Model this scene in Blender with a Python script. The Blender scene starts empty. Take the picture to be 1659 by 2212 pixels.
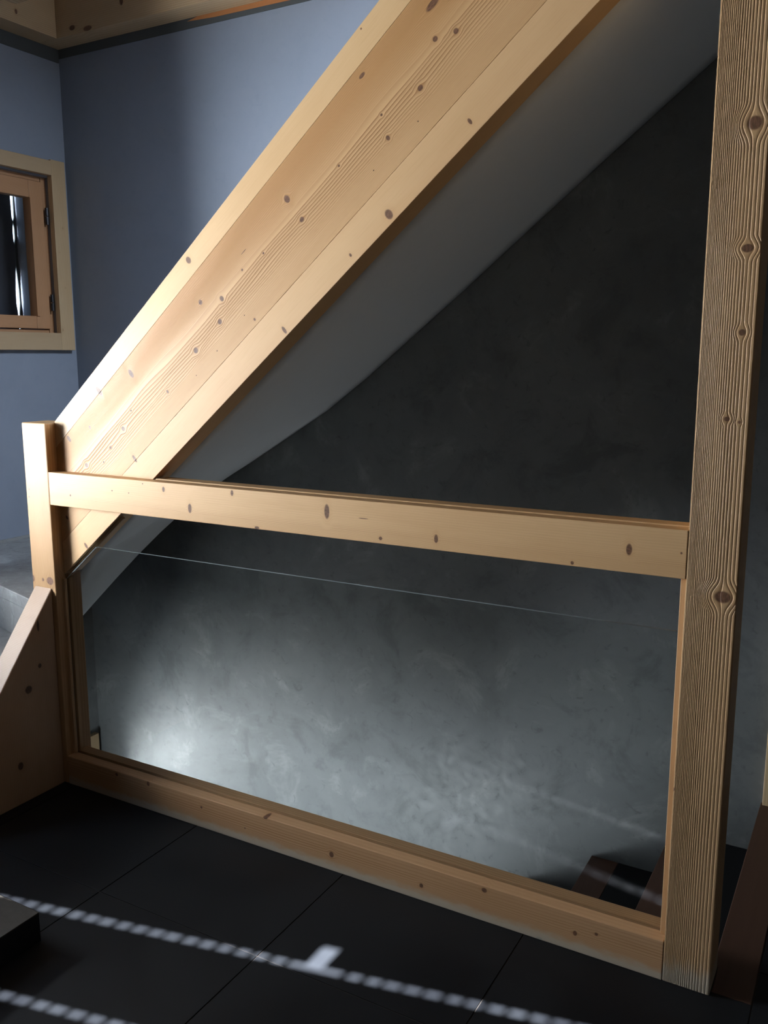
import bpy, bmesh, math, random
from mathutils import Vector, Matrix
random.seed(7)
S = bpy.context.scene
COL = S.collection

# ------------------------------------------------------------------ camera
PW, PH = 1659.0, 2212.0
F, YAW, PITCH, ROLL = 1915.04, 0.5135, 0.1751, 0.001
CAM = Vector((2.6025, -2.159, 1.6115))
_f = Vector((-math.sin(YAW) * math.cos(PITCH), math.cos(YAW) * math.cos(PITCH), -math.sin(PITCH)))
_r = Vector((math.cos(YAW), math.sin(YAW), 0))
_d = _f.cross(_r)
_r2 = _r * math.cos(ROLL) + _d * math.sin(ROLL)
_d2 = -_r * math.sin(ROLL) + _d * math.cos(ROLL)
cam = bpy.data.cameras.new('camera')
cam.sensor_fit = 'HORIZONTAL'
cam.sensor_width = 36.0
cam.lens = F / PW * 36.0
cam.clip_start = 0.05
co = bpy.data.objects.new('camera', cam)
COL.objects.link(co)
m = Matrix((_r2, -_d2, -_f)).transposed().to_4x4()
m.translation = CAM
co.matrix_world = m
S.camera = co


def px(u, v, axis, val):
    """photo pixel -> point on the plane axis=val that carries the thing"""
    d = _r2 * ((u - PW / 2) / F) + _d2 * ((v - PH / 2) / F) + _f
    return CAM + d * ((val - CAM[axis]) / d[axis])


# ------------------------------------------------------------------ light
S.view_settings.view_transform = 'Standard'
S.view_settings.look = 'None'
S.view_settings.gamma = 1.0
S.view_settings.exposure = 0.0
S.view_settings.use_curve_mapping = False
w = bpy.data.worlds.new('sky')
S.world = w
w.use_nodes = True
w.node_tree.nodes['Background'].inputs[0].default_value = (0.62, 0.78, 1.0, 1)
w.node_tree.nodes['Background'].inputs[1].default_value = 3.0

SUN_EL = math.radians(45.5)
sun = bpy.data.lights.new('sun', 'SUN')
sun.energy = 150.0
sun.angle = math.radians(0.4)
sun.color = (0.86, 0.91, 1.0)
so = bpy.data.objects.new('sun', sun)
COL.objects.link(so)
SUN_DIR = Vector((0, math.cos(SUN_EL), -math.sin(SUN_EL)))
so.rotation_euler = SUN_DIR.to_track_quat('-Z', 'Y').to_euler()
so.location = (2, -6, 5)


def area(name, loc, direction, sx, sy, power, color, spread=180):
    l = bpy.data.lights.new(name, 'AREA')
    l.shape = 'RECTANGLE'
    l.size, l.size_y = sx, sy
    l.energy = power
    l.color = color
    l.spread = math.radians(spread)
    o = bpy.data.objects.new(name, l)
    COL.objects.link(o)
    o.location = loc
    o.rotation_euler = Vector(direction).to_track_quat('-Z', 'Y').to_euler()
    return o


XL, YB = -1.095, 1.14              # left wall, back wall
# daylight in the unshuttered openings
area('daylight_left_window', (XL - 1.15, -1.25, 1.15), (1, .25, .12), 2.3, 1.4, 1130, (0.90, 0.95, 1.0))
# window of the storey below, under the tiled floor
area('daylight_storey_below', (.15, -1.22, -1.5), (0, 1, .1), 1.1, 1.0, 85, (0.90, 0.96, 1.0))
# roof light over the upper flight
area('daylight_stair_head', (2.2, .58, 3.52), (-.25, 0, -1), 1.1, .8, 150, (0.74, 0.86, 1.0))
# daylight thrown up by the sunlit ground outside the low stairwell window
area('daylight_lower_window', (XL - 1.25, 0.42, -1.75), (1, .22, .55), 1.5, 1.3, 440, (0.92, 0.98, 1.0))


# ------------------------------------------------------------------ material helpers
class NT:
    def __init__(s, name):
        s.m = bpy.data.materials.new(name)
        s.m.use_nodes = True
        s.t = s.m.node_tree
        s.b = s.t.nodes['Principled BSDF']

    def n(s, kind, **kw):
        nd = s.t.nodes.new(kind)
        for k, v in kw.items():
            setattr(nd, k, v)
        return nd

    def l(s, a, b):
        s.t.links.new(a, b)

    def setin(s, nd, i, v):
        if hasattr(v, 'is_output') or isinstance(v, bpy.types.NodeSocket):
            s.l(v, nd.inputs[i])
        else:
            nd.inputs[i].default_value = v

    def math(s, op, a, b=0.0, c=None, clamp=False):
        nd = s.n('ShaderNodeMath', operation=op, use_clamp=clamp)
        s.setin(nd, 0, a)
        s.setin(nd, 1, b)
        if c is not None:
            s.setin(nd, 2, c)
        return nd.outputs[0]

    def vmath(s, op, a, b):
        nd = s.n('ShaderNodeVectorMath', operation=op)
        s.setin(nd, 0, a)
        s.setin(nd, 1, b)
        return nd.outputs['Value'] if op == 'LENGTH' else nd.outputs[0]

    def smooth(s, x, a, b, c=0.0, d=1.0):
        nd = s.n('ShaderNodeMapRange', interpolation_type='SMOOTHSTEP')
        s.setin(nd, 0, x)
        for i, v in enumerate((a, b, c, d)):
            nd.inputs[1 + i].default_value = v
        return nd.outputs[0]

    def ramp(s, x, stops, interp='LINEAR'):
        nd = s.n('ShaderNodeValToRGB')
        cr = nd.color_ramp
        cr.interpolation = interp
        while len(cr.elements) < len(stops):
            cr.elements.new(0.5)
        for e, (p_, c_) in zip(cr.elements, stops):
            e.position = p_
            e.color = (c_, c_, c_, 1) if not hasattr(c_, '__len__') else (*c_, 1)
        s.l(x, nd.inputs[0])
        return nd.outputs[0]

    def noise(s, vec, scale, detail=4, rough=0.55, dist=0.0):
        nd = s.n('ShaderNodeTexNoise')
        nd.inputs['Scale'].default_value = scale
        nd.inputs['Detail'].default_value = detail
        nd.inputs['Roughness'].default_value = rough
        nd.inputs['Distortion'].default_value = dist
        s.l(vec, nd.inputs['Vector'])
        return nd.outputs['Fac']

    def mix(s, fac, a, b, blend='MIX'):
        nd = s.n('ShaderNodeMix', data_type='RGBA', blend_type=blend)
        s.setin(nd, 0, fac)
        for i, v in ((6, a), (7, b)):
            if isinstance(v, bpy.types.NodeSocket):
                s.l(v, nd.inputs[i])
            else:
                nd.inputs[i].default_value = (*v, 1)
        return nd.outputs[2]

    def bump(s, h, strength, dist):
        nd = s.n('ShaderNodeBump')
        nd.inputs['Strength'].default_value = strength
        nd.inputs['Distance'].default_value = dist
        s.l(h, nd.inputs['Height'])
        s.l(nd.outputs[0], s.b.inputs['Normal'])

    def done(s, color=None, rough=0.5, spec=0.3):
        if color is not None:
            if isinstance(color, bpy.types.NodeSocket):
                s.l(color, s.b.inputs['Base Color'])
            else:
                s.b.inputs['Base Color'].default_value = (*color, 1)
        s.setin(s.b, 'Roughness', rough)
        s.b.inputs['Specular IOR Level'].default_value = spec
        return s.m


def wood(name, t0, t1, lines=30, phase=None, amp=None, knots=(), light=(.64, .405, .20), dark=(.34, .165, .06),
         knotc=(.17, .078, .045), tone=None, relief=0.0, bleach=None, wob=.005, seed=0.0, depthmix=0.45, rough=.5):
    """pine: attribute 'grain' = (along, across, depth) in metres. knots: (s, t, r_along, r_across[, crack])"""
    k = NT(name)
    at = k.n('ShaderNodeAttribute', attribute_name='grain').outputs['Vector']
    sp = k.n('ShaderNodeSeparateXYZ')
    k.l(at, sp.inputs[0])
    s_, t_, d_ = sp.outputs
    off = k.vmath('ADD', at, (seed * 3.1, seed * 1.7, seed))
    low = k.noise(k.vmath('MULTIPLY', off, (1.3, 7, 7)), 1.0, 2)
    t = k.math('ADD', t_, k.math('MULTIPLY', k.math('SUBTRACT', low, .5), wob * 2))
    t = k.math('MULTIPLY_ADD', d_, depthmix, t)
    mask = None
    halo = None
    flat = k.vmath('MULTIPLY', at, (1, 1, 1))
    for kn in knots:
        ks, kt, rs, rt = kn[:4]
        v = k.vmath('SUBTRACT', flat, (ks, kt, 0))
        L = k.vmath('LENGTH', k.vmath('MULTIPLY', v, (1 / rs, 1 / rt, 28)), (0, 0, 0))
        mk = k.smooth(L, .72, 1.08, 1, 0)
        mask = mk if mask is None else k.math('MAXIMUM', mask, mk)
        if rt > .0035:
            g = k.smooth(L, 0.4, 3.2, 1, 0)
            dt = k.math('SUBTRACT', t_, kt)
            t = k.math('SUBTRACT', t, k.math('MULTIPLY', k.math('MULTIPLY', dt, g), .85))
            hl = k.smooth(L, .9, 2.6, 1, 0)
            halo = hl if halo is None else k.math('MAXIMUM', halo, hl)
    tn = k.math('DIVIDE', k.math('SUBTRACT', t, t0), t1 - t0)
    ph = k.ramp(tn, phase) if phase else tn
    # ramps clamp: continue the lines past the front face on the side faces
    over = k.math('SUBTRACT', tn, k.math('MINIMUM', k.math('MAXIMUM', tn, 0.0), 1.0))
    ph = k.math('ADD', ph, over)
    fr = k.math('FRACT', k.math('MULTIPLY', ph, float(lines)))
    line = k.ramp(fr, [(0, .3), (.08, 0), (.40, .10), (.70, .5), (.86, 1), (.95, 1), (1, .35)])
    if amp:
        am = k.ramp(tn, amp)
        line2 = k.math('MULTIPLY', line, am)
    else:
        line2 = k.math('MULTIPLY', line, .5)
    fade = k.noise(k.vmath('MULTIPLY', off, (1.1, 12, 12)), 1.0, 2)
    line2 = k.math('MULTIPLY', line2, k.smooth(fade, .3, .6, .65, 1.0))
    fine = k.noise(k.vmath('MULTIPLY', off, (9, 420, 420)), 1.0, 2)
    patch = k.noise(k.vmath('MULTIPLY', off, (1.6, 9, 9)), 1.0, 3, .6)
    col = k.mix(line2, light, dark)
    col = k.mix(k.smooth(patch, .35, .75, 0, .34), col, (light[0] * .80, light[1] * .70, light[2] * .58))
    col = k.mix(k.math('MULTIPLY', k.smooth(fine, .45, .75), .22), col, (light[0] * .72, light[1] * .62, light[2] * .5))
    if tone:
        col = k.mix(k.ramp(tn, tone), col, (light[0] * .74, light[1] * .60, light[2] * .45))
    if halo is not None:
        col = k.mix(k.math('MULTIPLY', halo, .16), col, (light[0] * .7, light[1] * .55, light[2] * .4))
    if mask is not None:
        kv = k.noise(k.vmath('MULTIPLY', off, (90, 260, 260)), 1.0, 2)
        kc = k.mix(k.smooth(kv, .35, .65), knotc, (knotc[0] * .5, knotc[1] * .5, knotc[2] * .5))
        col = k.mix(k.math('MULTIPLY', mask, .93), col, kc)
    if bleach:
        z = k.n('ShaderNodeNewGeometry').outputs['Position']
        sz = k.n('ShaderNodeSeparateXYZ')
        k.l(z, sz.inputs[0])
        bn = k.noise(k.vmath('MULTIPLY', off, (20, 60, 60)), 1.0, 2)
        zz = k.math('MULTIPLY_ADD', k.math('SUBTRACT', bn, .5), bleach * .7, sz.outputs[2])
        col = k.mix(k.smooth(zz, bleach * .25, bleach, .7, 0), col, (.52, .50, .42))
    if relief:
        h = k.math('MULTIPLY', k.math('SUBTRACT', line2, k.math('MULTIPLY', fine, .15)), -1.0 if relief < 0 else 1.0)
        k.bump(h, min(1.0, abs(relief)), .0025)
    return k.done(col, rough, .35)


def plain(name, col, rough=.5, spec=.3, metallic=0.0):
    k = NT(name)
    k.b.inputs['Metallic'].default_value = metallic
    return k.done(col, rough, spec)


def plaster(name, base, dark, pale, scale=1.0, contrast=1.0, rough=.62, spec=.28, bumpd=.0015):
    k = NT(name)
    po = k.n('ShaderNodeNewGeometry').outputs['Position']
    big = k.noise(po, 1.7 * scale, 5, .6, .6)
    mid = k.noise(k.vmath('ADD', po, (3.3, 1.2, 7.7)), 4.2 * scale, 7, .66, .5)
    small = k.noise(k.vmath('ADD', po, (9.3, 5.2, 1.7)), 26 * scale, 5, .62, .8)
    trow = k.noise(k.vmath('MULTIPLY', k.vmath('ADD', po, (1.3, 4.2, 2.7)), (3, 3, 8)), 1.0 * scale, 5, .6, 1.2)
    col = k.mix(k.math('MULTIPLY', k.smooth(big, .3, .7), .55 * contrast), base, dark)
    col = k.mix(k.math('MULTIPLY', k.smooth(mid, .50, .68), .72 * contrast), col, dark)
    col = k.mix(k.math('MULTIPLY', k.smooth(mid, .46, .28), .55 * contrast), col, pale)
    col = k.mix(k.math('MULTIPLY', k.smooth(trow, .56, .75), .16 * contrast), col, pale)
    col = k.mix(k.math('MULTIPLY', k.smooth(small, .58, .72), .6 * contrast), col, dark)
    k.bump(k.math('ADD', mid, k.math('MULTIPLY', small, .5)), .35, bumpd)
    return k.done(col, k.smooth(small, .3, .7, rough - .08, rough + .08), spec)


# ------------------------------------------------------------------ mesh helpers
def mesh_obj(name, verts, faces, mat, parent=None, grain=None, bevel=0.0, smooth=False):
    me = bpy.data.meshes.new(name)
    bm = bmesh.new()
    vs = [bm.verts.new(v) for v in verts]
    for f in faces:
        try:
            bm.faces.new([vs[i] for i in f])
        except ValueError:
            pass
    bmesh.ops.recalc_face_normals(bm, faces=bm.faces)
    if bevel:
        es = [e for e in bm.edges if len(e.link_faces) == 2 and e.calc_face_angle(0) > .5]
        bmesh.ops.bevel(bm, geom=es, offset=bevel, segments=2, affect='EDGES', profile=.5)
    bm.to_mesh(me)
    bm.free()
    if smooth:
        for p_ in me.polygons:
            p_.use_smooth = True
    me.materials.append(mat)
    if grain:
        o_, s_, t_, d_ = [Vector(q) for q in grain]
        a = me.attributes.new('grain', 'FLOAT_VECTOR', 'POINT')
        for i, v in enumerate(me.vertices):
            e = v.co - o_
            a.data[i].vector = (e.dot(s_), e.dot(t_), e.dot(d_))
    ob = bpy.data.objects.new(name, me)
    COL.objects.link(ob)
    if parent:
        ob.parent = parent
    return ob


def box(name, lo, hi, mat, parent=None, grain=None, bevel=0.0):
    x0, y0, z0 = lo
    x1, y1, z1 = hi
    v = [(x, y, z) for z in (z0, z1) for y in (y0, y1) for x in (x0, x1)]
    f = [(0, 1, 3, 2), (4, 5, 7, 6), (0, 1, 5, 4), (2, 3, 7, 6), (0, 2, 6, 4), (1, 3, 7, 5)]
    return mesh_obj(name, v, f, mat, parent, grain, bevel)


def prism(name, poly, axis, a, b, mat, parent=None, grain=None, bevel=0.0):
    """poly in the two axes other than `axis`, extruded from a to b"""
    def mk(p_, q):
        l = [p_[0], p_[1]]
        l.insert(axis, q)
        return tuple(l)
    n = len(poly)
    v = [mk(p_, a) for p_ in poly] + [mk(p_, b) for p_ in poly]
    f = [tuple(range(n)), tuple(range(n, 2 * n))] + [(i, (i + 1) % n, n + (i + 1) % n, n + i) for i in range(n)]
    return mesh_obj(name, v, f, mat, parent, grain, bevel)


def wall_holes(name, axis, a, b, u0, u1, v0, v1, holes, mat, parent=None):
    """wall slab between axis=a and axis=b over u (other horizontal) and v (z) with rectangular holes"""
    us = sorted({u0, u1, *[h[0] for h in holes], *[h[1] for h in holes]})
    vs = sorted({v0, v1, *[h[2] for h in holes], *[h[3] for h in holes]})
    us = [u for u in us if u0 <= u <= u1]
    vs = [v for v in vs if v0 <= v <= v1]

    def solid(i, j):
        if i < 0 or j < 0 or i >= len(us) - 1 or j >= len(vs) - 1:
            return False
        uc, vc = (us[i] + us[i + 1]) / 2, (vs[j] + vs[j + 1]) / 2
        return not any(h[0] < uc < h[1] and h[2] < vc < h[3] for h in holes)

    def P(q, u, v):
        return (q, u, v) if axis == 0 else (u, q, v)
    idx, verts, faces = {}, [], []

    def V(q, u, v):
        k = (q, u, v)
        if k not in idx:
            idx[k] = len(verts)
            verts.append(P(q, u, v))
        return idx[k]
    for i in range(len(us) - 1):
        for j in range(len(vs) - 1):
            if not solid(i, j):
                continue
            A, B, C, D = us[i], us[i + 1], vs[j], vs[j + 1]
            for q in (a, b):
                faces.append((V(q, A, C), V(q, B, C), V(q, B, D), V(q, A, D)))
            for (di, dj, e) in ((-1, 0, ((A, C), (A, D))), (1, 0, ((B, C), (B, D))), (0, -1, ((A, C), (B, C))), (0, 1, ((A, D), (B, D)))):
                if not solid(i + di, j + dj):
                    faces.append((V(a, *e[0]), V(a, *e[1]), V(b, *e[1]), V(b, *e[0])))
    return mesh_obj(name, verts, faces, mat, parent)


def empty(name, loc):
    o = bpy.data.objects.new(name, None)
    COL.objects.link(o)
    o.location = loc
    o.empty_display_size = .1
    return o


def adopt(parent, *kids):
    for c in kids:
        c.parent = parent
        c.matrix_parent_inverse = Matrix.Translation(-Vector(parent.location))


def join(name, objs):
    verts, faces, gr = [], [], []
    mat = objs[0].data.materials[0]
    for o in objs:
        b = len(verts)
        verts += [tuple(v.co) for v in o.data.vertices]
        gr += [tuple(a.vector) for a in o.data.attributes['grain'].data]
        faces += [tuple(b + i for i in p_.vertices) for p_ in o.data.polygons]
    me = bpy.data.meshes.new(name)
    me.from_pydata(verts, [], faces)
    a = me.attributes.new('grain', 'FLOAT_VECTOR', 'POINT')
    for i, v in enumerate(gr):
        a.data[i].vector = v
    me.materials.append(mat)
    for o in objs:
        bpy.data.objects.remove(o)
    ob = bpy.data.objects.new(name, me)
    COL.objects.link(ob)
    return ob


def tag(o, label, cat=None, group=None, kind=None):
    o['label'] = label
    if cat:
        o['category'] = cat
    if group:
        o['group'] = group
    if kind:
        o['kind'] = kind
    return o


def struct(o, label=None):
    o['kind'] = 'structure'
    if label:
        o['label'] = label
    return o


# ------------------------------------------------------------------ shared materials
M_BLUE = plaster('blue_grey_plaster', (.235, .268, .332), (.205, .238, .298), (.265, .302, .365), .8, .55, .6, .3, .0008)
M_CEM = plaster('grey_trowelled_plaster', (.165, .178, .182), (.095, .105, .109), (.27, .285, .285), 1.0, 1.0, .55, .35, .002)
M_SOFFIT = plaster('pale_smooth_plaster', (.68, .71, .74), (.64, .67, .70), (.72, .75, .78), .5, .5, .7, .2, .0004)
M_STEP = plaster('stair_plaster', (.27, .28, .285), (.15, .15, .15), (.42, .44, .45), 1.6, 1.0, .55, .35, .002)
M_DARK = plain('dark_band_grey', (.075, .082, .085), .8, .2)
M_WHITE = plain('dark_brown_room_paint', (.07, .06, .05), .8, .2)
M_GROUT = plain('floor_grout', (.05, .043, .037), .8, .2)
M_BROWN = NT('dark_brown_wood_strip')
_po = M_BROWN.n('ShaderNodeNewGeometry').outputs['Position']
M_BROWN = M_BROWN.done(M_BROWN.mix(M_BROWN.noise(M_BROWN.vmath('MULTIPLY', _po, (60, 3, 60)), 1.0, 3), (.075, .036, .024), (.115, .058, .038)), .5, .35)
_k = NT('black_stone_tile')
_po = _k.n('ShaderNodeNewGeometry').outputs['Position']
_n1 = _k.noise(_po, 2.2, 4, .6, .4)
_n2 = _k.noise(_po, 140, 2, .5)
_c = _k.mix(_k.smooth(_n1, .35, .7), (.0076, .0082, .0098), (.0130, .0142, .0162))
_c = _k.mix(_k.math('MULTIPLY', _k.smooth(_n2, .5, .8), .3), _c, (.0125, .0135, .015))
_k.bump(_n2, .15, .0006)
M_TILE = _k.done(_c, _k.smooth(_n1, .3, .7, .5, .6), .18)

# ------------------------------------------------------------------ floor
A_ROT = math.atan2(0.339, 1.663)           # the front wall runs askew to the railing
FP0 = Vector((2.0, -3.0, 0))
E_F = Vector((math.cos(A_ROT), math.sin(A_ROT), 0))
N_F = Vector((-math.sin(A_ROT), math.cos(A_ROT), 0))
XR = 5.4
ZC = 3.32
SLAB_Y = 0.125


def front_y(x):
    return FP0.y + (x - FP0.x) * math.tan(A_ROT)


poly_room = [(XL, front_y(XL)), (XR, front_y(XR)), (XR, YB), (2.325, YB), (2.325, SLAB_Y), (XL, SLAB_Y)]
floor = struct(prism('floor', poly_room, 2, -0.22, -0.003, M_GROUT), 'dark stone tiled floor with thin joints')


def clip(poly, nx, ny, c):
    out = []
    for i in range(len(poly)):
        a, b = poly[i - 1], poly[i]
        da, db = nx * a[0] + ny * a[1] - c, nx * b[0] + ny * b[1] - c
        if (da <= 0) != (db <= 0):
            t = da / (da - db)
            out.append((a[0] + (b[0] - a[0]) * t, a[1] + (b[1] - a[1]) * t))
        if db <= 0:
            out.append(b)
    return out


T = 0.6
TX, TY = 0.6357, -0.4406
shared = {}
for i in range(-4, 8):
    for j in range(-7, 4):
        x0, y0 = TX + i * T, TY + j * T
        g = 0.0017
        regions = ([(2, SLAB_Y)] if True else [])
        for part in (0, 1):
            pl = [(x0 + g, y0 + g), (x0 + T - g, y0 + g), (x0 + T - g, y0 + T - g), (x0 + g, y0 + T - g)]
            pl = clip(pl, -1, 0, -XL)
            pl = clip(pl, 1, 0, XR)
            pl = clip(pl, -N_F.x, -N_F.y, -(N_F.x * FP0.x + N_F.y * FP0.y))
            if part == 0:
                pl = clip(pl, 0, 1, 0.0195)
            else:
                pl = clip(pl, 0, -1, -0.0205)
                pl = clip(pl, 0, 1, YB)
                pl = clip(pl, -1, 0, -2.435)
            if len(pl) < 3:
                continue
            ar = abs(sum(pl[q - 1][0] * pl[q][1] - pl[q][0] * pl[q - 1][1] for q in range(len(pl)))) / 2
            if ar < .002:
                continue
            full = ar > (T - 2 * g) ** 2 - 1e-6
            if full and 'tile' in shared:
                o = shared['tile'].copy()
                COL.objects.link(o)
                o.location = (x0, y0, 0)
                o.parent = floor
            else:
                o = prism('floor_tile', [(a - x0, b - y0) for a, b in pl], 2, -0.003, 0.0, M_TILE, floor, bevel=.0007)
                o.location = (x0, y0, 0)
                if full:
                    shared['tile'] = o

# ------------------------------------------------------------------ walls and ceiling
# soffit edge on the back wall (x, z) and on the left wall (y, z)
CURVE = [(-1.095, .475), (-1.077, .495), (-.993, .581), (-.815, .699), (-.63, .79), (-.18, 1.012), (.019, 1.113), (.182, 1.208),
         (.463, 1.375), (.676, 1.528), (.897, 1.70), (1.102, 1.859), (1.366, 2.071), (1.704, 2.34), (2.015, 2.583), (2.9, 3.285)]


def zw(x):
    if x <= CURVE[0][0]:
        return CURVE[0][1]
    for (a, b), (c, d) in zip(CURVE, CURVE[1:]):
        if x <= c:
            return b + (d - b) * (x - a) / (c - a)
    return CURVE[-1][1] + .79 * (x - CURVE[-1][0])


ZB = -2.8                                   # floor of the storey below
struct(prism('wall_back_lower', [(XL, ZB), (XR, ZB), (XR, ZC), (2.94, ZC)] + [(a, b) for a, b in reversed(CURVE)], 1, YB, YB + .25, M_CEM),
       'grey trowelled cement plaster wall behind the glass')
struct(prism('wall_back_upper', [(XL, .477)] + [(a, b + .002) for a, b in CURVE] + [(2.94, ZC), (XL, ZC)], 1, YB, YB + .25, M_BLUE),
       'blue grey plaster wall above the sloping beam')

WIN_Y0, WIN_Y1 = .30, 1.107                 # outer casing of the two small windows
UPW = (WIN_Y0 + .075, WIN_Y1 - .075, 1.70, 2.475)
LOW = (WIN_Y0 + .075, WIN_Y1 - .075, -1.38, -.53)
KEYW = (-1.35, -.50, 1.0, 2.15)
wl = struct(wall_holes('wall_left_upper', 0, XL - .30, XL, front_y(XL) - .3, YB + .25, .62, ZC, [UPW, KEYW], M_BLUE), 'blue grey plaster side wall with a small window')
struct(wall_holes('wall_left_lower', 0, XL - .30, XL, SLAB_Y, YB + .25, ZB, .62, [LOW], M_CEM), 'dark plaster end wall of the stairwell')
struct(box('wall_left_base', (XL - .3, front_y(XL) - .3, -.22), (XL, SLAB_Y, .62), M_BLUE))
struct(box('wall_right', (XR, front_y(XR) - .35, ZB), (XR + .2, YB + .25, ZC), M_WHITE))
struct(wall_holes('wall_stairwell', 1, SLAB_Y - .1, SLAB_Y, XL, XR, ZB, -.22, [(-.5, 2.3, ZB + .01, -.6)], M_CEM))
struct(box('wall_left_below', (XL - .3, -1.4, ZB), (XL, SLAB_Y - .1, -.22), M_WHITE))
struct(wall_holes('wall_front_below', 1, -1.4, -1.2, XL, XR, ZB, -.22, [(-.4, .7, -2.0, -1.0)], M_WHITE))
struct(box('floor_lower', (XL - .3, -1.4, ZB - .1), (XR + .2, YB + .25, ZB), M_WHITE))
M_CEIL = plain('dark_ceiling_stain', (.12, .085, .06), .7)
OX0, OX1, OY0, OY1 = 1.6, 2.9, .14, 1.02      # stair head opening
_fy = front_y(XL) - .35
cv = [(XL - .3, _fy), (XR + .2, front_y(XR) - .35), (XR + .2, YB + .25), (XL - .3, YB + .25), (OX0, OY0), (OX1, OY0), (OX1, OY1), (OX0, OY1)]
cvv = [(a, b, ZC) for a, b in cv] + [(a, b, ZC + .15) for a, b in cv]
cff = []
for q in range(4):
    r_ = (q + 1) % 4
    cff += [(q, r_, 4 + r_, 4 + q), (8 + q, 8 + r_, 12 + r_, 12 + q), (q, r_, 8 + r_, 8 + q), (4 + q, 4 + r_, 12 + r_, 12 + q)]
struct(mesh_obj('ceiling', cvv, cff, M_CEIL), 'dark stained ceiling with a stair opening')

# front wall (behind the viewer), askew, with a shuttered opening and a daylight window: built in its own frame
fw = empty('wall_front_frame', (0, 0, 0))
FW_M = Matrix(((E_F.x, N_F.x, 0, FP0.x), (E_F.y, N_F.y, 0, FP0.y), (0, 0, 1, 0), (0, 0, 0, 1)))
bpy.data.objects.remove(fw)
SH = (-2.45, 0.9, 1.5, 3.28)              # shuttered opening (u along the wall, z)
wf = wall_holes('wall_front', 1, -.25, 0, -3.3, 3.6, -.22, ZC, [SH], M_WHITE)
wf.matrix_world = FW_M
struct(wf, 'dark brown wall opposite the railing')

# shutter: slats with a pierced joint; the joints are where the sun draws its beaded lines on the floor
def to_wall(pt):
    """floor point -> (u, z) on the shutter plane along the sun ray"""
    t = N_F.dot(Vector(pt) - FP0 - N_F * -.12) / N_F.dot(SUN_DIR)
    q = Vector(pt) - SUN_DIR * t
    return E_F.dot(q - FP0), q.z


M_SLAT = plain('shutter_slat_grey', (.10, .10, .11), .6, .3)
r1 = to_wall((1.103, -.467, 0))[1]
r2 = to_wall((.932, -.846, 0))[1]
nt0 = to_wall((1.395, -.41, 0))
nt1 = to_wall((1.395, -.275, 0))
shut = empty('window_3', FW_M @ Vector(((SH[0] + SH[1]) / 2, -.12, SH[2])))
struct(shut, 'grey roller shutter with pierced joints closing a wide opening')
GAP = .018
edges = [SH[2], r2 - GAP / 2, r2 + GAP / 2, r1 - GAP / 2, r1 + GAP / 2, SH[3]]


def slat_mesh(z0, z1, notch=None):
    if notch:
        a, b, h = notch
        return [(U0[0], z0), (a, z0), (a, z0 + h), (b, z0 + h), (b, z0), (U0[1], z0), (U0[1], z1), (U0[0], z1)]
    return [(U0[0], z0), (U0[1], z0), (U0[1], z1), (U0[0], z1)]


U0 = (SH[0], SH[1])


def add_slat(z0, z1, notch=None):
    o = prism('slat', slat_mesh(z0, z1, notch), 1, -.122, -.118, M_SLAT)
    o.matrix_world = FW_M
    o.parent = shut
    o.matrix_parent_inverse = Matrix.Translation(-Vector(shut.location))


def slat_stack(z0, z1, notch_first=None):
    n = max(1, round((z1 - z0) / .11))
    h = (z1 - z0) / n
    for q in range(n):
        add_slat(z0 + q * h, z0 + (q + 1) * h, notch_first if q == 0 else None)


slat_stack(edges[0], edges[1])
slat_stack(edges[2], edges[3])
slat_stack(edges[4], edges[5], (nt0[0] - .024, nt0[0] + .024, min(.085, nt1[1] - r1)))
rng = random.Random(3)
for zz in (r1, r2):
    vs, fs = [], []
    u = SH[0]
    while u < SH[1]:
        wdt = .015 + rng.uniform(-.004, .004)
        if abs(u - nt0[0]) > .05 or zz == r2:
            b0 = len(vs)
            for y_ in (-.1215, -.1185):
                for z_ in (zz - GAP / 2 - .001, zz + GAP / 2 + .001):
                    for x_ in (u, u + wdt):
                        vs.append((x_, y_, z_))
            fs += [tuple(b0 + q for q in f) for f in [(0, 1, 3, 2), (4, 5, 7, 6), (0, 1, 5, 4), (2, 3, 7, 6), (0, 2, 6, 4), (1, 3, 7, 5)]]
        u += .054
    o = mesh_obj('pierced_joint', vs, fs, M_SLAT)
    o['kind'] = 'stuff'
    o.matrix_world = FW_M
    o.parent = shut
    o.matrix_parent_inverse = Matrix.Translation(-Vector(shut.location))

# ------------------------------------------------------------------ ceiling edge beams
def gx(o):   # grain along x, across z, depth y
    return (o, (1, 0, 0), (0, 0, 1), (0, 1, 0))


def gy(o):
    return (o, (0, 1, 0), (0, 0, 1), (1, 0, 0))


def gz(o):
    return (o, (0, 0, 1), (1, 0, 0), (0, 1, 0))


ZP = 3.09
M_PLATE = wood('edge_beam_pine', 0, .23, 26, light=(.56, .41, .25), dark=(.36, .22, .11), seed=2.2,
               knots=[(.55, .09, .012, .02), (1.0, .05, .008, .012), (.23, .03, .02, .012), (.33, .012, .03, .012)])
tag(box('ceiling_edge_beam', (XL, YB - .115, ZP), (1.5, YB, ZC), M_PLATE, grain=gx((XL, YB - .115, ZP))),
    'pine edge beam under the ceiling above the wide blue grey wall', 'beam', 'edge beams')
tag(box('ceiling_edge_beam', (XL, -1.2, ZP), (XL + .125, YB - .117, ZC), M_PLATE, grain=gy((XL + .125, -.2, ZP))),
    'pine edge beam under the ceiling above the small window', 'beam', 'edge beams')
struct(box('trim_1', (XL, YB - .004, ZP - .042), (.45, YB, ZP), M_DARK), 'dark grey strip under the edge beam')  # thin dark grey strips on both walls, just below the edge beams
struct(box('trim_2', (XL, -1.2, ZP - .062), (XL + .004, YB - .004, ZP), M_DARK), 'dark grey strip under the edge beam')
_st = plain('orange_primer', (.42, .17, .06), .7)
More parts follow.
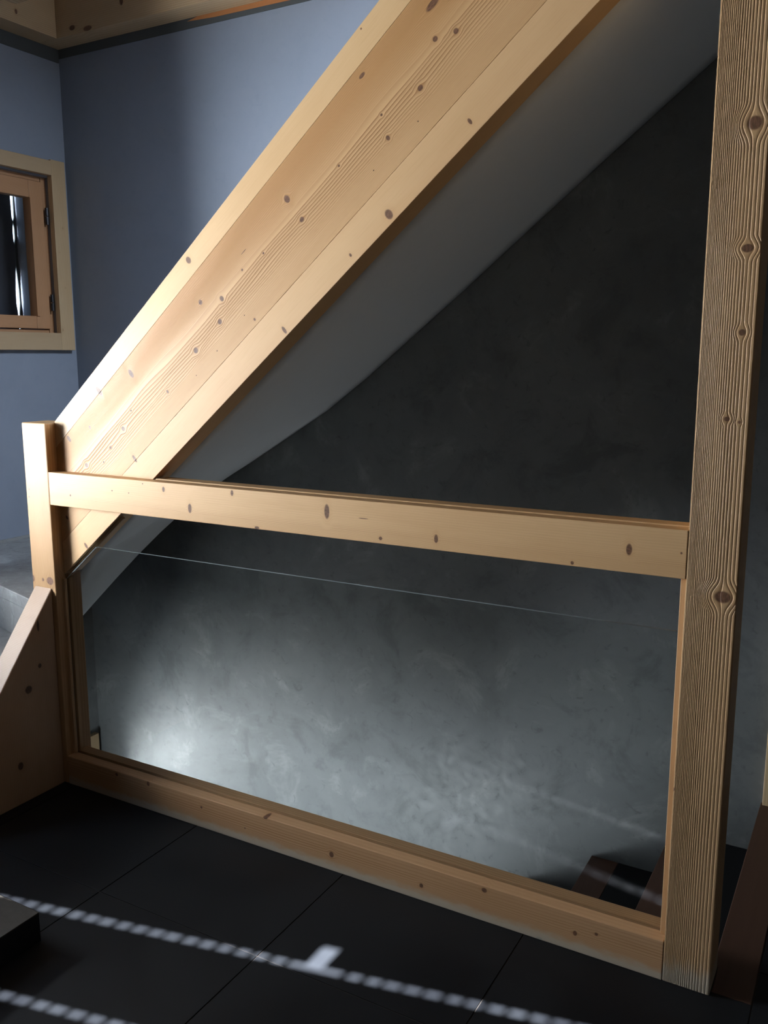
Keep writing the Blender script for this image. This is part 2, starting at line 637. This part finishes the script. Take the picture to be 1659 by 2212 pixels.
o = prism('trim_3', [(-.26, ZP - .012), (-.1, ZP - .020), (.1, ZP - .022), (.3, ZP - .024), (.45, ZP - .02), (.6, ZP - .001), (-.20, ZP - .001)], 1, YB - .006, YB - .0042, _st)
struct(o, 'ragged orange primer strip along the edge beam')
# a bright ceiling joist, its lower corner shows at the top
c0 = px(34, 12, 2, 3.10)
tag(box('ceiling_joist', (c0.x, -2.4, 3.10), (c0.x + .22, c0.y, ZC), wood('joist_pine', 0, .2, 20, light=(.70, .52, .32), seed=5, knots=[(.02, .06, .008, .012)]),
        grain=gy((c0.x, -1, 3.1)), bevel=.012), 'pale pine ceiling joist ending short of the corner', 'joist')

# ------------------------------------------------------------------ small windows in the left wall
M_CASE = wood('window_casing_pine', 0, .09, 14, light=(.46, .34, .21), dark=(.30, .19, .10), seed=3.3)
M_CASEV = wood('window_casing_upright', 0, .09, 14, light=(.50, .37, .225), dark=(.32, .20, .10), seed=3.9,
               knots=[(.60, .05, .006, .006), (.48, .02, .006, .004), (.10, .012, .012, .008), (.31, .045, .005, .004)])
M_SASH = wood('window_sash_pine', 0, .09, 18, light=(.46, .255, .135), dark=(.29, .14, .065), seed=4.4)
M_BLACK = plain('black_hinge_metal', (.03, .03, .035), .4, .5, .6)
M_SHUT = plain('grey_outer_shutter', (.055, .06, .075), .7, .2)
M_SHUT2 = plain('weathered_shutter_post', (.05, .06, .06), .7, .2)


def glass_mat(name, tint=(1, 1, 1), rough=0.0):
    k = NT(name)
    out = k.t.nodes['Material Output']
    tr_ = k.n('ShaderNodeBsdfTransparent')
    tr_.inputs[0].default_value = (*tint, 1)
    gl = k.n('ShaderNodeBsdfGlossy')
    gl.inputs['Roughness'].default_value = rough
    fr = k.n('ShaderNodeFresnel')
    bf = k.n('ShaderNodeNewGeometry').outputs['Backfacing']
    k.l(k.math('MULTIPLY_ADD', bf, 1 / 1.3 - 1.3, 1.3), fr.inputs[0])
    mx = k.n('ShaderNodeMixShader')
    k.l(fr.outputs[0], mx.inputs[0])
    k.l(tr_.outputs[0], mx.inputs[1])
    k.l(gl.outputs[0], mx.inputs[2])
    k.l(mx.outputs[0], out.inputs['Surface'])
    return k.m


M_PANE = glass_mat('window_glass')


def small_window(n, z0, z1, label, shutters):
    y0, y1 = WIN_Y0, WIN_Y1
    cw = .085
    xf = XL + .032
    e = empty('window_%d' % n, (XL, (y0 + y1) / 2, z0))
    struct(e, label)
    parts = []
    parts.append(box('casing', (XL, y1 - cw, z0), (xf, y1, z1), M_CASEV, grain=((XL, y1 - cw, z0), (0, 0, 1), (0, 1, 0), (1, 0, 0)), bevel=.002))
    parts.append(box('casing', (XL, y0, z0), (xf, y0 + cw, z1), M_CASEV, grain=((XL, y0, z0), (0, 0, 1), (0, 1, 0), (1, 0, 0)), bevel=.002))
    parts.append(box('casing', (XL, y0 + cw, z1 - cw + .01), (xf, y1 - cw, z1 - .006), M_CASE, grain=gy((xf, y0, z1 - cw)), bevel=.002))
    parts.append(box('casing', (XL, y0 + cw, z0), (xf, y1 - cw, z0 + cw), M_CASE, grain=gy((xf, y0, z0)), bevel=.002))
    # reveal lining
    h = (y0 + .075, y1 - .075, z0 + .065, z1 - .08)
    # sash: stiles, rails, pane
    sx0, sx1 = XL - .062, XL - .014
    a0, a1, b0, b1 = y0 + cw + .015, y1 - cw - .022, z0 + cw + .02, z1 - cw - .022
    sw = .082
    se = []
    se.append(box('sash_stile', (sx0, a1 - sw, b0), (sx1, a1, b1), M_SASH, grain=((sx1, a1 - sw, b0), (0, 0, 1), (0, 1, 0), (1, 0, 0)), bevel=.003))
    se.append(box('sash_stile', (sx0, a0, b0), (sx1, a0 + sw, b1), M_SASH, grain=((sx1, a0, b0), (0, 0, 1), (0, 1, 0), (1, 0, 0)), bevel=.003))
    se.append(box('sash_rail', (sx0, a0 + sw, b1 - sw), (sx1, a1 - sw, b1), M_SASH, grain=gy((sx1, a0, b1 - sw)), bevel=.003))
    se.append(box('sash_rail', (sx0, a0 + sw, b0), (sx1, a1 - sw, b0 + sw * .75), M_SASH, grain=gy((sx1, a0, b0)), bevel=.003))
    # bead proud of the stile
    se.append(box('glazing_bead', (sx1, a1 - sw + .0, b0 + sw * .75), (sx1 + .006, a1 - sw + .016, b1 - sw), M_SASH, grain=((sx1, a1, b0), (0, 0, 1), (0, 1, 0), (1, 0, 0))))
    bead = se.pop()
    sash = join('sash', se)
    parts.append(sash)
    subs = [bead]
    # fixed frame behind the casing closes the gap round the sash
    fm = M_SASH
    for lo, hi in (((XL - .07, a1 + .004, h[2]), (XL - .03, h[1], h[3])), ((XL - .07, h[0], h[2]), (XL - .03, a0 - .004, h[3])),
                   ((XL - .07, a0, b1 + .004), (XL - .03, a1, h[3])), ((XL - .07, a0, h[2]), (XL - .03, a1, b0 - .004))):
        if all(q < r for q, r in zip(lo, hi)):
            parts.append(box('fixed_frame', lo, hi, fm, grain=gy(lo)))
    if shutters:
        subs.append(box('pane', (XL - .040, a0 + sw - .008, b0 + sw * .75 - .008), (XL - .034, a1 - sw + .008, b1 - sw + .008), M_PANE))
        for zc in (b1 - .16, b0 + .13):
            hg = []
            for q in range(2):
                hg.append((zc + (q - .5) * .042 - .019, zc + (q - .5) * .042 + .019))
            v, f = [], []
            for (q0, q1) in hg:
                b_ = len(v)
                nn = 8
                for zz_ in (q0, q1):
                    for t_ in range(nn):
                        an = 2 * math.pi * t_ / nn
                        v.append((XL - .006 + .009 * math.cos(an), a1 + .011 + .008 * math.sin(an), zz_))
                f += [tuple(b_ + t_ for t_ in range(nn)), tuple(b_ + nn + t_ for t_ in range(nn))]
                f += [(b_ + t_, b_ + (t_ + 1) % nn, b_ + nn + (t_ + 1) % nn, b_ + nn + t_) for t_ in range(nn)]
            subs.append(mesh_obj('hinge', v, f, M_BLACK))
        # closed outer shutter with a ragged gap of daylight beside it
        xs0, xs1 = XL - .272, XL - .265
        g0 = px(25, 430, 0, xs1)
        g1 = px(41, 675, 0, xs1)
        gz0, gz1 = g1.z, g0.z

        def gy_(z_):
            return g1.y + (g0.y - g1.y) * (z_ - gz0) / (gz1 - gz0)
        wid = [(-.2, .006), (.0, .010), (.08, .020), (.2, .018), (.34, .008), (.42, .0015), (.60, .0008), (.66, .010), (.74, .010), (.80, .0012), (.84, .012), (1.0, .016), (1.1, .016)]
        left, right = [], []
        for f_, ww in wid:
            z_ = gz0 + (gz1 - gz0) * f_
            ww *= 1.15
            left.append((gy_(z_) - ww / 2, z_))
            right.append((gy_(z_) + ww / 2, z_))
        zt, zb_ = h[3] + .02, h[2] - .02
        lp = [(h[0], zb_), (left[0][0], zb_)] + left + [(left[-1][0], zt), (h[0], zt)]
        rp = [(h[1], zb_), (right[0][0], zb_)] + right + [(right[-1][0], zt), (h[1], zt)]
        parts.append(prism('outer_shutter', lp, 0, xs0, xs1, M_SHUT))
        parts.append(prism('outer_shutter', rp, 0, xs0, xs1, M_SHUT2))
    else:
        subs.append(box('pane', (XL - .040, a0 + sw - .008, b0 + sw * .75 - .008), (XL - .034, a1 - sw + .008, b1 - sw + .008), M_PANE))
    adopt(e, *parts)
    for o in subs:
        o.parent = sash
        o.matrix_parent_inverse = sash.matrix_parent_inverse.copy() if False else Matrix.Translation(Vector((0, 0, 0)))
    return e


small_window(1, 1.638, 2.557, 'small pine window with black hinges and a closed dark shutter beside the wall corner', True)
small_window(2, -1.45, -.458, 'small pine window low in the stairwell, only its casing corner showing', False)

# ------------------------------------------------------------------ railing frame: newel, post, rails
L = 2.2178
PR = 2.3354
NL = -.1239
HT, HB = 1.1996, 1.0797
NT_ = 1.3733
M_NEWEL = wood('newel_pine', NL, 0, 22, phase=[(0, 0), (.3, .35), (.7, .75), (1, 1)], amp=[(0, .35), (.5, .35), (1, .5)], seed=1.1, wob=.003,
               knots=[(px(56, 934, 1, 0).z, px(56, 934, 1, 0).x, .006, .005), (px(79, 966, 1, 0).z, px(79, 966, 1, 0).x, .007, .007),
                      (px(72, 1249, 1, 0).z, px(72, 1249, 1, 0).x, .014, .008), (px(108, 1255, 1, 0).z, px(108, 1255, 1, 0).x, .016, .020),
                      (px(93, 1252, 1, 0).z, px(93, 1252, 1, 0).x, .007, .006), (px(63, 1057, 1, 0).z, px(63, 1057, 1, 0).x, .004, .003),
                      (px(63, 1073, 1, 0).z, px(63, 1073, 1, 0).x, .004, .003)], light=(.50, .31, .155), relief=.25,
               knotc=(.26, .14, .10))
M_BEAD = wood('glazing_strip_pine', 0, .03, 8, light=(.56, .36, .19), dark=(.38, .2, .09), seed=6.1)
GY0, GY1 = .043, .053                        # glass sits between these
newel = empty('newel_post', (NL / 2, .06, 0))
n1 = box('shaft', (NL, 0, 0), (0, .12, NT_), M_NEWEL, grain=((0, 0, 0), (0, 0, 1), (1, 0, 0), (0, 1, 0)), bevel=.004)
n2 = box('glazing_strip', (.0, .030, .1135), (.013, GY0 - .001, .80), M_BEAD, grain=gz((0, .03, 0)), bevel=.0015)
n3 = box('glazing_strip', (.0, GY1 + .001, .1165), (.013, .067, .80), M_BEAD, grain=gz((0, .03, 0)), bevel=.0015)
adopt(newel, n1, n2, n3)
tag(newel, 'short square pine newel post at the foot of the sloping beam', 'post')

pk = []
for u, v, a, b in ((1631, 265, .016, .017), (1615, 536, .010, .014), (1603, 718, .008, .008), (1570, 905, .006, .007), (1597, 912, .004, .004),
                   (1561, 1290, .016, .021), (1455, 1705, .006, .003)):
    q = px(u, v, 1, 0)
    pk.append((q.z, q.x, a, b))
M_POST = wood('brushed_post_pine', L, PR, 23, phase=[(0, 0), (.15, .24), (.35, .50), (.55, .70), (.75, .85), (1, 1)],
              amp=[(0, .62), (.4, .6), (.7, .55), (1, .5)], seed=8.3, knots=pk, light=(.64, .425, .225), dark=(.29, .145, .055), relief=-.7, bleach=.085, wob=.002)
post = empty('tall_post', ((L + PR) / 2, .06, 0))
p1 = box('shaft', (L, 0, 0), (PR, .12, ZC), M_POST, grain=((0, 0, 0), (0, 0, 1), (1, 0, 0), (0, 1, 0)), bevel=.003)
p2 = box('glazing_strip', (L - .017, .028, .1135), (L, GY0 - .001, HB - .001), M_BEAD, grain=gz((0, .03, 0)), bevel=.0015)
p3 = box('glazing_strip', (L - .017, GY1 + .001, .1165), (L, .07, HB - .001), M_BEAD, grain=gz((0, .03, 0)), bevel=.0015)
adopt(post, p1, p2, p3)
tag(post, 'tall square pine post with deep brushed grain and pale worn foot', 'post')

tk = []
for u, v, a, b in ((410, 1098, .008, .017), (353, 1057, .006, .010), (501, 1065, .006, .010), (706, 1105, .0095, .024), (822, 1163, .006, .006),
                   (942, 1164, .0065, .013), (1359, 1187, .008, .016), (1236, 1216, .005, .005), (1472, 1195, .003, .003), (242, 1060, .003, .003),
                   (785, 1120, .018, .0013), (555, 1140, .010, .005), (308, 1045, .0025, .0025), (278, 1065, .0025, .0025), (152, 1070, .004, .004)):
    q = px(u, v, 1, 0)
    tk.append((q.x, q.z, a, b))
M_TOP = wood('top_rail_pine', HB, HT, 26, phase=[(0, 0), (.25, .45), (.5, .68), (1, 1)], amp=[(0, .75), (.25, .6), (.42, .16), (1, .12)], seed=9.2, knots=tk,
             light=(.66, .425, .215), wob=.004)
tr = empty('top_rail', (L / 2, .05, HB))
t1 = box('rail_front', (.0006, 0, HB), (L - .0006, .042, HT), M_TOP, grain=gx((0, 0, 0)), bevel=.002)
t2 = box('rail_back', (.0, .043, HB), (L, .095, HT + .003), M_TOP, grain=gx((0, 0, 0)), bevel=.002)
# the sloping beam passes behind the front half: the back half starts after it
bpy.data.objects.remove(t2)
t2 = prism('rail_back', [(.335, HB), (L - .0006, HB), (L - .0006, HT + .003), (.478, HT + .003)], 1, .0435, .095, M_TOP, grain=gx((0, 0, 0)), bevel=.002)
adopt(tr, t1, t2)
tag(tr, 'horizontal pine top rail with dark oval knots above the glass', 'rail')

bk = []
for u, v, a, b in ((320, 1693, .007, .009), (252, 1673, .007, .007), (435, 1744, .005, .005), (716, 1846, .009, .011), (573, 1766, .010, .006),
                   (529, 1789, .003, .003), (910, 1913, .007, .008), (1046, 1923, .009, .008), (1242, 2016, .006, .008), (1288, 2018, .005, .005), (1165, 2027, .010, .005)):
    q = px(u, v, 1, 0)
    bk.append((q.x, q.z, a, b))
HBR = .1126
M_BOT = wood('bottom_rail_pine', 0, HBR, 17, phase=[(0, 0), (.45, .62), (.7, .82), (1, 1)], amp=[(0, .6), (.45, .65), (.6, 1), (.8, .6), (1, .25)], seed=12.7, knots=bk,
             light=(.56, .345, .185), wob=.011, bleach=.04)
br = empty('bottom_rail', (L / 2, .045, 0))
b1 = box('rail_front', (.0006, 0, 0), (L - .0006, GY0, HBR), M_BOT, grain=gx((0, 0, 0)), bevel=.0025)
b2 = box('rail_back', (.0006, GY1, 0), (L - .0006, .095, HBR + .003), M_BOT, grain=gx((0, .3, .0)), bevel=.002)
b3 = box('groove_bed', (.0006, GY0, 0), (L - .0006, GY1, HBR - .02), M_BOT, grain=gx((0, 0, 0)))
adopt(br, b1, b2, b3)
tag(br, 'horizontal pine bottom rail lying on the dark tiles', 'rail')

# ------------------------------------------------------------------ sloping beam: three glued lamellas
BY0, BY1 = .0435, .125


def zlo(x):
    return .831 * x + .8135


def zup(x):
    return .858 * x + 1.377


ang = math.atan(.845)
BS = (math.cos(ang), 0, math.sin(ang))
BT = (-math.sin(ang), 0, math.cos(ang))
BO = (0, BY0, .8135)


def bst(u, v):
    q = px(u, v, 1, BY0) - Vector(BO)
    return q.dot(Vector(BS)), q.dot(Vector(BT))


BEAM_K = [(935, 8, .026, .010), (985, 67, .008, .008), (940, 84, .008, .008), (908, 190, .009, .008), (782, 163, .012, .006), (824, 248, .004, .004),
          (838, 298, .006, .008), (1015, 262, .005, .010), (652, 474, .009, .008), (620, 430, .010, .013), (840, 463, .012, .016), (732, 358, .004, .004),
          (407, 562, .010, .013), (569, 547, .004, .004), (523, 583, .004, .004), (757, 551, .004, .006), (433, 653, .008, .009), (479, 645, .008, .010),
          (475, 695, .009, .009), (423, 757, .010, .010), (614, 713, .006, .014), (283, 807, .009, .018), (214, 845, .009, .022), (362, 846, .004, .006),
          (266, 926, .008, .009), (283, 887, .003, .004), (239, 967, .005, .005), (149, 948, .007, .014), (187, 1005, .008, .010), (291, 991, .006, .016),
          (194, 923, .005, .007), (224, 998, .004, .004), (145, 1118, .006, .009), (186, 1179, .006, .014), (526, 544, .014, .0015), (550, 690, .004, .005),
          (903, 262, .0022, .0022), (807, 368, .0022, .0022), (528, 681, .0022, .0022), (469, 758, .003, .002), (424, 811, .002, .002), (780, 62, .003, .003)]
kk = [(*bst(u, v), a, b) for u, v, a, b in BEAM_K]
# lamella limits as fractions of the beam depth, measured across at mid length
FA, FC = .835, .215
TB = (zup(1.0) - zlo(1.0)) * math.cos(ang)


def inl(k_, f0, f1):
    return f0 * TB - .012 < k_[1] < f1 * TB + .012


M_LA = wood('beam_lamella_upper', FA * TB, TB, 34, amp=[(0, .3), (1, .25)], seed=21.0, knots=[k_ for k_ in kk if inl(k_, FA, 1.1)], light=(.70, .47, .245), wob=.002)
M_LB = wood('beam_lamella_wide', FC * TB, FA * TB, 50, phase=[(0, 0), (.20, .26), (.30, .34), (.48, .44), (.56, .46), (1, 1)],
            amp=[(0, .22), (.16, .3), (.24, .65), (.34, 1), (.48, 1), (.53, .45), (.58, .2), (.66, .5), (.8, .6), (1, .4)], seed=31.0,
            knots=[k_ for k_ in kk if inl(k_, FC, FA)], light=(.62, .39, .192), tone=[(0, .15), (.3, .1), (.50, .15), (.62, .5), (.80, .85), (1, .75)], wob=.030, relief=.4)
M_LC = wood('beam_lamella_lower', 0, FC * TB, 40, amp=[(0, .28), (1, .2)], seed=41.0, knots=[k_ for k_ in kk if inl(k_, -.1, FC)], light=(.68, .44, .225), wob=.002)
beam = empty('sloping_beam', (0, (BY0 + BY1) / 2, .81))
lams = []
for f0, f1, mt in ((0, FC, M_LC), (FC, FA, M_LB), (FA, 1, M_LA)):
    def zf(x, f):
        return zlo(x) + (zup(x) - zlo(x)) * f
    e_ = .00025
    xa, xb = .0, L
    lams.append(prism('lamella', [(xa, zf(xa, f0) + e_), (xb, zf(xb, f0) + e_), (xb, zf(xb, f1) - e_), (xa, zf(xa, f1) - e_)], 1, BY0, BY1, mt, grain=(BO, BS, BT, (0, 1, 0)), bevel=.0009))
# glazing strips under the beam
nx, nz = math.sin(ang), -math.cos(ang)


def under(y0, y1, h, name='glazing_strip'):
    xa, xb = .014, .29
    return prism(name, [(xa, zlo(xa) - .002), (xb, zlo(xb) - .002), (xb + h * nx * 1.2, zlo(xb) - .002 + h * nz * .6), (xa, zlo(xa) - .002 - h / math.cos(ang))], 1, y0, y1, M_BEAD,
                 grain=(BO, BS, BT, (0, 1, 0)), bevel=.001)


lams.append(under(.060, GY1 + .0165, .013))
lams.append(under(.0435 + .0135, .0595, .004))
adopt(beam, *lams)
tag(beam, 'broad sloping glued pine beam rising from the newel to the tall post', 'beam')

# ------------------------------------------------------------------ glass panel (top edge free, left side cut along the beam)
M_GLASS = glass_mat('clear_railing_glass', (.975, .985, .98))
k = NT('polished_glass_edge')
k.b.inputs['Transmission Weight'].default_value = .6
M_GEDGE = k.done((.45, .55, .56), .12, .5)
GT = .934
gp = [(.0145, HBR - .0195), (L - .0005, HBR - .0195), (L - .0005, GT)]
xg = (GT - .8135 + .022) / .831
gp += [(xg, GT), (.0145, zlo(.0145) - .022)]
gp = [(.001, HBR - .0195), (L - .001, HBR - .0195), (L - .001, GT), (xg, GT), (.001, zlo(.001) - .022)]
gpan = prism('glass_panel', gp, 1, GY0 + .0005, GY1 - .0005, M_GLASS)
gpan.data.materials.append(M_GEDGE)
for p_ in gpan.data.polygons:
    p_.material_index = 0 if abs(p_.normal.y) > .9 else 1
tag(gpan, 'clear glass railing panel with a bare polished top edge', 'glass panel')

# ------------------------------------------------------------------ upper staircase: plastered soffit, steps
us = empty('upper_staircase', (-.5, .6, 0))


def zb_in(x):
    if x >= 0:
        return zlo(x) + .0
    return max(.30, .8135 + 1.4 * x)


def soff(x, y):
    f = (y - BY1) / (YB - BY1)
    f = max(0, min(1, f))
    a = zb_in(x) + .004
    b = zw(x)
    z = a + (b - a) * f
    # rounds down into the end wall
    e_ = max(0.0, min(1.0, (-.55 - x) / .5))
    e_ = e_ * e_ * (3 - 2 * e_)
    z = max(.05, z - e_ * 1.15 * (YB - y))
    return z


NX, NY = 60, 12
xs = [XL + (2.86 - XL) * i / NX for i in range(NX + 1)]
xs = sorted(set(xs + [c[0] for c in CURVE if XL < c[0] < 2.86]))
ys = [BY1 + .002 + (YB - BY1 - .004) * j / NY for j in range(NY + 1)]
vv, ff = [], []
nx_, ny_ = len(xs), len(ys)
for x in xs:
    for y in ys:
        vv.append((x, y, soff(x, y)))
for x in xs:
    for y in ys:
        vv.append((x, y, soff(x, y) + .035))
N0 = nx_ * ny_
for i in range(nx_ - 1):
    for j in range(ny_ - 1):
        a = i * ny_ + j
        ff.append((a, a + 1, a + ny_ + 1, a + ny_))
        ff.append((N0 + a, N0 + a + 1, N0 + a + ny_ + 1, N0 + a + ny_))
for i in range(nx_ - 1):
    for j in (0, ny_ - 1):
        a, b = i * ny_ + j, (i + 1) * ny_ + j
        ff.append((a, b, N0 + b, N0 + a))
for j in range(ny_ - 1):
    for i in (0, nx_ - 1):
        a, b = i * ny_ + j, i * ny_ + j + 1
        ff.append((a, b, N0 + b, N0 + a))
sof = mesh_obj('soffit', vv, ff, M_SOFFIT)
for p_ in sof.data.polygons:
    p_.use_smooth = abs(p_.normal.z) > .3
sof['label'] = 'smooth pale plaster underside sweeping up to the right'
kids = [sof]
R_ = .19
# straight steps
k_ = 0
x = -.10
z = 1.10 + R_
while z < 3.3 and x < 2.75:
    x2 = x + R_ / .831
    zmin = max(soff(x, YB), soff(x, BY1)) + .03
    zlow = max(max(soff(q_, YB), soff(q_, BY1)) for q_ in (x, x2 + .005)) + .036
    kids.append(box('step', (x, BY1 + .003, min(z - .02, zlow)), (x2 + .005, YB - .002, z), M_STEP))
    x, z = x2, z + R_
# winders round the newel
cx, cy = -.06, .06


def ray(a):
    dx, dy = math.cos(a), math.sin(a)
    t = min((XL - cx) / dx if dx < -1e-6 else 9, (YB - .002 - cy) / dy if dy > 1e-6 else 9)
    return (cx + dx * t, cy + dy * t)


ledge0 = px(0, 1265, 2, .715)
ledge1 = px(58, 1292, 2, .715)
sl = (ledge1.y - ledge0.y) / (ledge1.x - ledge0.x)


def nosey(x_):
    return ledge0.y + sl * (x_ - ledge0.x)


A1, A2 = math.radians(128), math.radians(109)
q1, q2 = ray(A1), ray(A2)
xn = NL - .002
kids.append(prism('step', [(XL, nosey(XL)), (xn, nosey(xn)), (xn, .12), (cx - .02, .125), q1, (XL, YB - .002)] if q1[0] > XL + 1e-4 else
                  [(XL, nosey(XL)), (xn, nosey(xn)), (xn, .12), (cx - .02, .125), q1], 2, .665, .715, M_STEP, bevel=.004))
kids.append(prism('step', [(cx - .02, .127), q2, q1], 2, .873, .905, M_STEP))
kids.append(prism('step', [(cx - .02, .127), (-.08, .127), (-.08, YB - .002), q2], 2, 1.072, 1.10, M_STEP))
# first straight steps up from the room
prev = nosey
for q, (zt, y0) in enumerate(((.535, -.20), (.36, -.36), (.18, -.52))):
    yb = .12
    kids.append(prism('step', [(XL, y0), (-.112, y0), (-.112, min(.0, nosey(-.112) + 0.15)), (xn, min(0., nosey(xn) + .15)), (xn, .12), (-.35, .12), (XL, .30 if q == 0 else .12)], 2, zt - .178, zt, M_STEP, bevel=.004))
kids.append(prism('riser', [(XL, nosey(XL) + .004), (xn, nosey(xn) + .004), (xn, nosey(xn) + .09), (XL, nosey(XL) + .09)], 2, .5352, .6648, M_STEP))
# upstand of plaster where the ledge meets the wall
kids.append(box('upstand', (XL, .0, .715), (XL + .012, 1.0, .728), M_STEP))
adopt(us, *kids)
tag(us, 'plastered concrete staircase turning up behind the newel, its pale underside above the stairwell', 'staircase')

# side stringer: thick pine triangle beside the first steps
sk = []
for u, v, a, b in ((82, 1352, .022, .006), (86, 1438, .010, .008), (62, 1490, .016, .016), (45, 1655, .016, .012)):
    q = px(u, v, 0, -.02)
    sk.append((q.z, -q.y, a, b))
pt = px(105, 1285, 0, -.02).z
sl2 = (px(105, 1285, 0, -.02).z - px(0, 1500, 0, -.02).z) / (px(105, 1285, 0, -.02).y - px(0, 1500, 0, -.02).y)
M_STR = wood('stringer_pine', 0, .6, 80, amp=[(0, .25), (1, .25)], knots=sk, light=(.44, .30, .20), dark=(.3, .18, .1), seed=15.5, knotc=(.10, .06, .045))
ztop = pt + sl2 * (-.0005 - px(105, 1285, 0, -.02).y)
tag(prism('side_stringer', [(-.0005, 0), (-.0005, ztop), (-.0005 - (ztop - .0) / sl2, 0)], 0, -.110, -.02, M_STR,
          grain=((-.02, 0, 0), (0, 0, 1), (0, -1, 0), (1, 0, 0)), bevel=.004), 'thick sloping pine cheek board beside the first steps, leaning up to the newel', 'board')

# ------------------------------------------------------------------ lower staircase: dark treads with brown nosings
ls = empty('lower_staircase', (1.0, .65, ZB))
RL, GL = .197, .3065
kids = [prism('nosing', [(PR + .002, .0205), (2.4335, .0205), (2.4335, YB - .001), (2.325, YB - .001), (2.325, .127), (PR + .002, .127)], 2, -.05, 0.0005, M_BROWN, bevel=.002)]
for n in range(1, 12):
    xn_ = 2.325 - GL * n
    zt = -RL * n
    if xn_ < XL + .05:
        break
    kids.append(box('nosing', (xn_, SLAB_Y + .002, zt - .05), (xn_ + .108, YB - .001, zt), M_BROWN, bevel=.002))
    kids.append(box('tread_tile', (xn_ + .110, SLAB_Y + .002, zt - .03), (xn_ + GL + .03, YB - .001, zt - .001), M_TILE, bevel=.0007))
    kids.append(box('riser', (xn_ + GL + .03, SLAB_Y + .002, zt - .03), (xn_ + GL + .05, YB - .001, zt + RL - .05), M_BROWN))
    kids.append(box('step_body', (xn_ + .03, SLAB_Y + .002, zt - .25), (xn_ + GL + .03, YB - .001, zt - .052), M_CEM))
adopt(ls, *kids)
tag(ls, 'staircase leading down behind the glass with black treads and dark brown wooden edges', 'staircase')

# ------------------------------------------------------------------ pine board standing against the back wall at the stair head
w0 = px(1646, 1740, 2, 0.0)
M_RB = wood('wall_board_pine', 0, .14, 16, light=(.66, .50, .31), seed=18.0)
tag(box('wall_board', (w0.x, w0.y, 0.001), (w0.x + .14, YB - .0005, 2.1), M_RB, grain=((w0.x, w0.y, 0), (0, 0, 1), (1, 0, 0), (0, 1, 0)), bevel=.002),
    'upright pale pine board against the grey wall at the head of the descending stairs', 'board')

# ------------------------------------------------------------------ low platform lying on the tiles at the lower left
M_TT = NT('platform_top_grey_brown')
_po = M_TT.n('ShaderNodeNewGeometry').outputs['Position']
M_TTOP = M_TT.done(M_TT.mix(M_TT.noise(_po, 60, 3), (.03, .026, .021), (.06, .053, .043)), .6, .3)
M_TSIDE = plain('platform_edge_black', (.008, .009, .012), .5, .3)
tc = px(89, 2033, 2, 0)
ZT = px(83, 1970, 1, tc.y).z
pf = empty('low_platform', (tc.x - .4, tc.y - .35, 0))
adopt(pf, box('top_panel', (tc.x - .70, tc.y - .7, ZT - .004), (tc.x, tc.y, ZT), M_TTOP, bevel=.001),
      box('base', (tc.x - .70, tc.y - .7, .0005), (tc.x, tc.y, ZT - .0045), M_TSIDE, bevel=.001))
tag(pf, 'low black sided platform with a grey brown top lying on the dark tiles', 'platform')
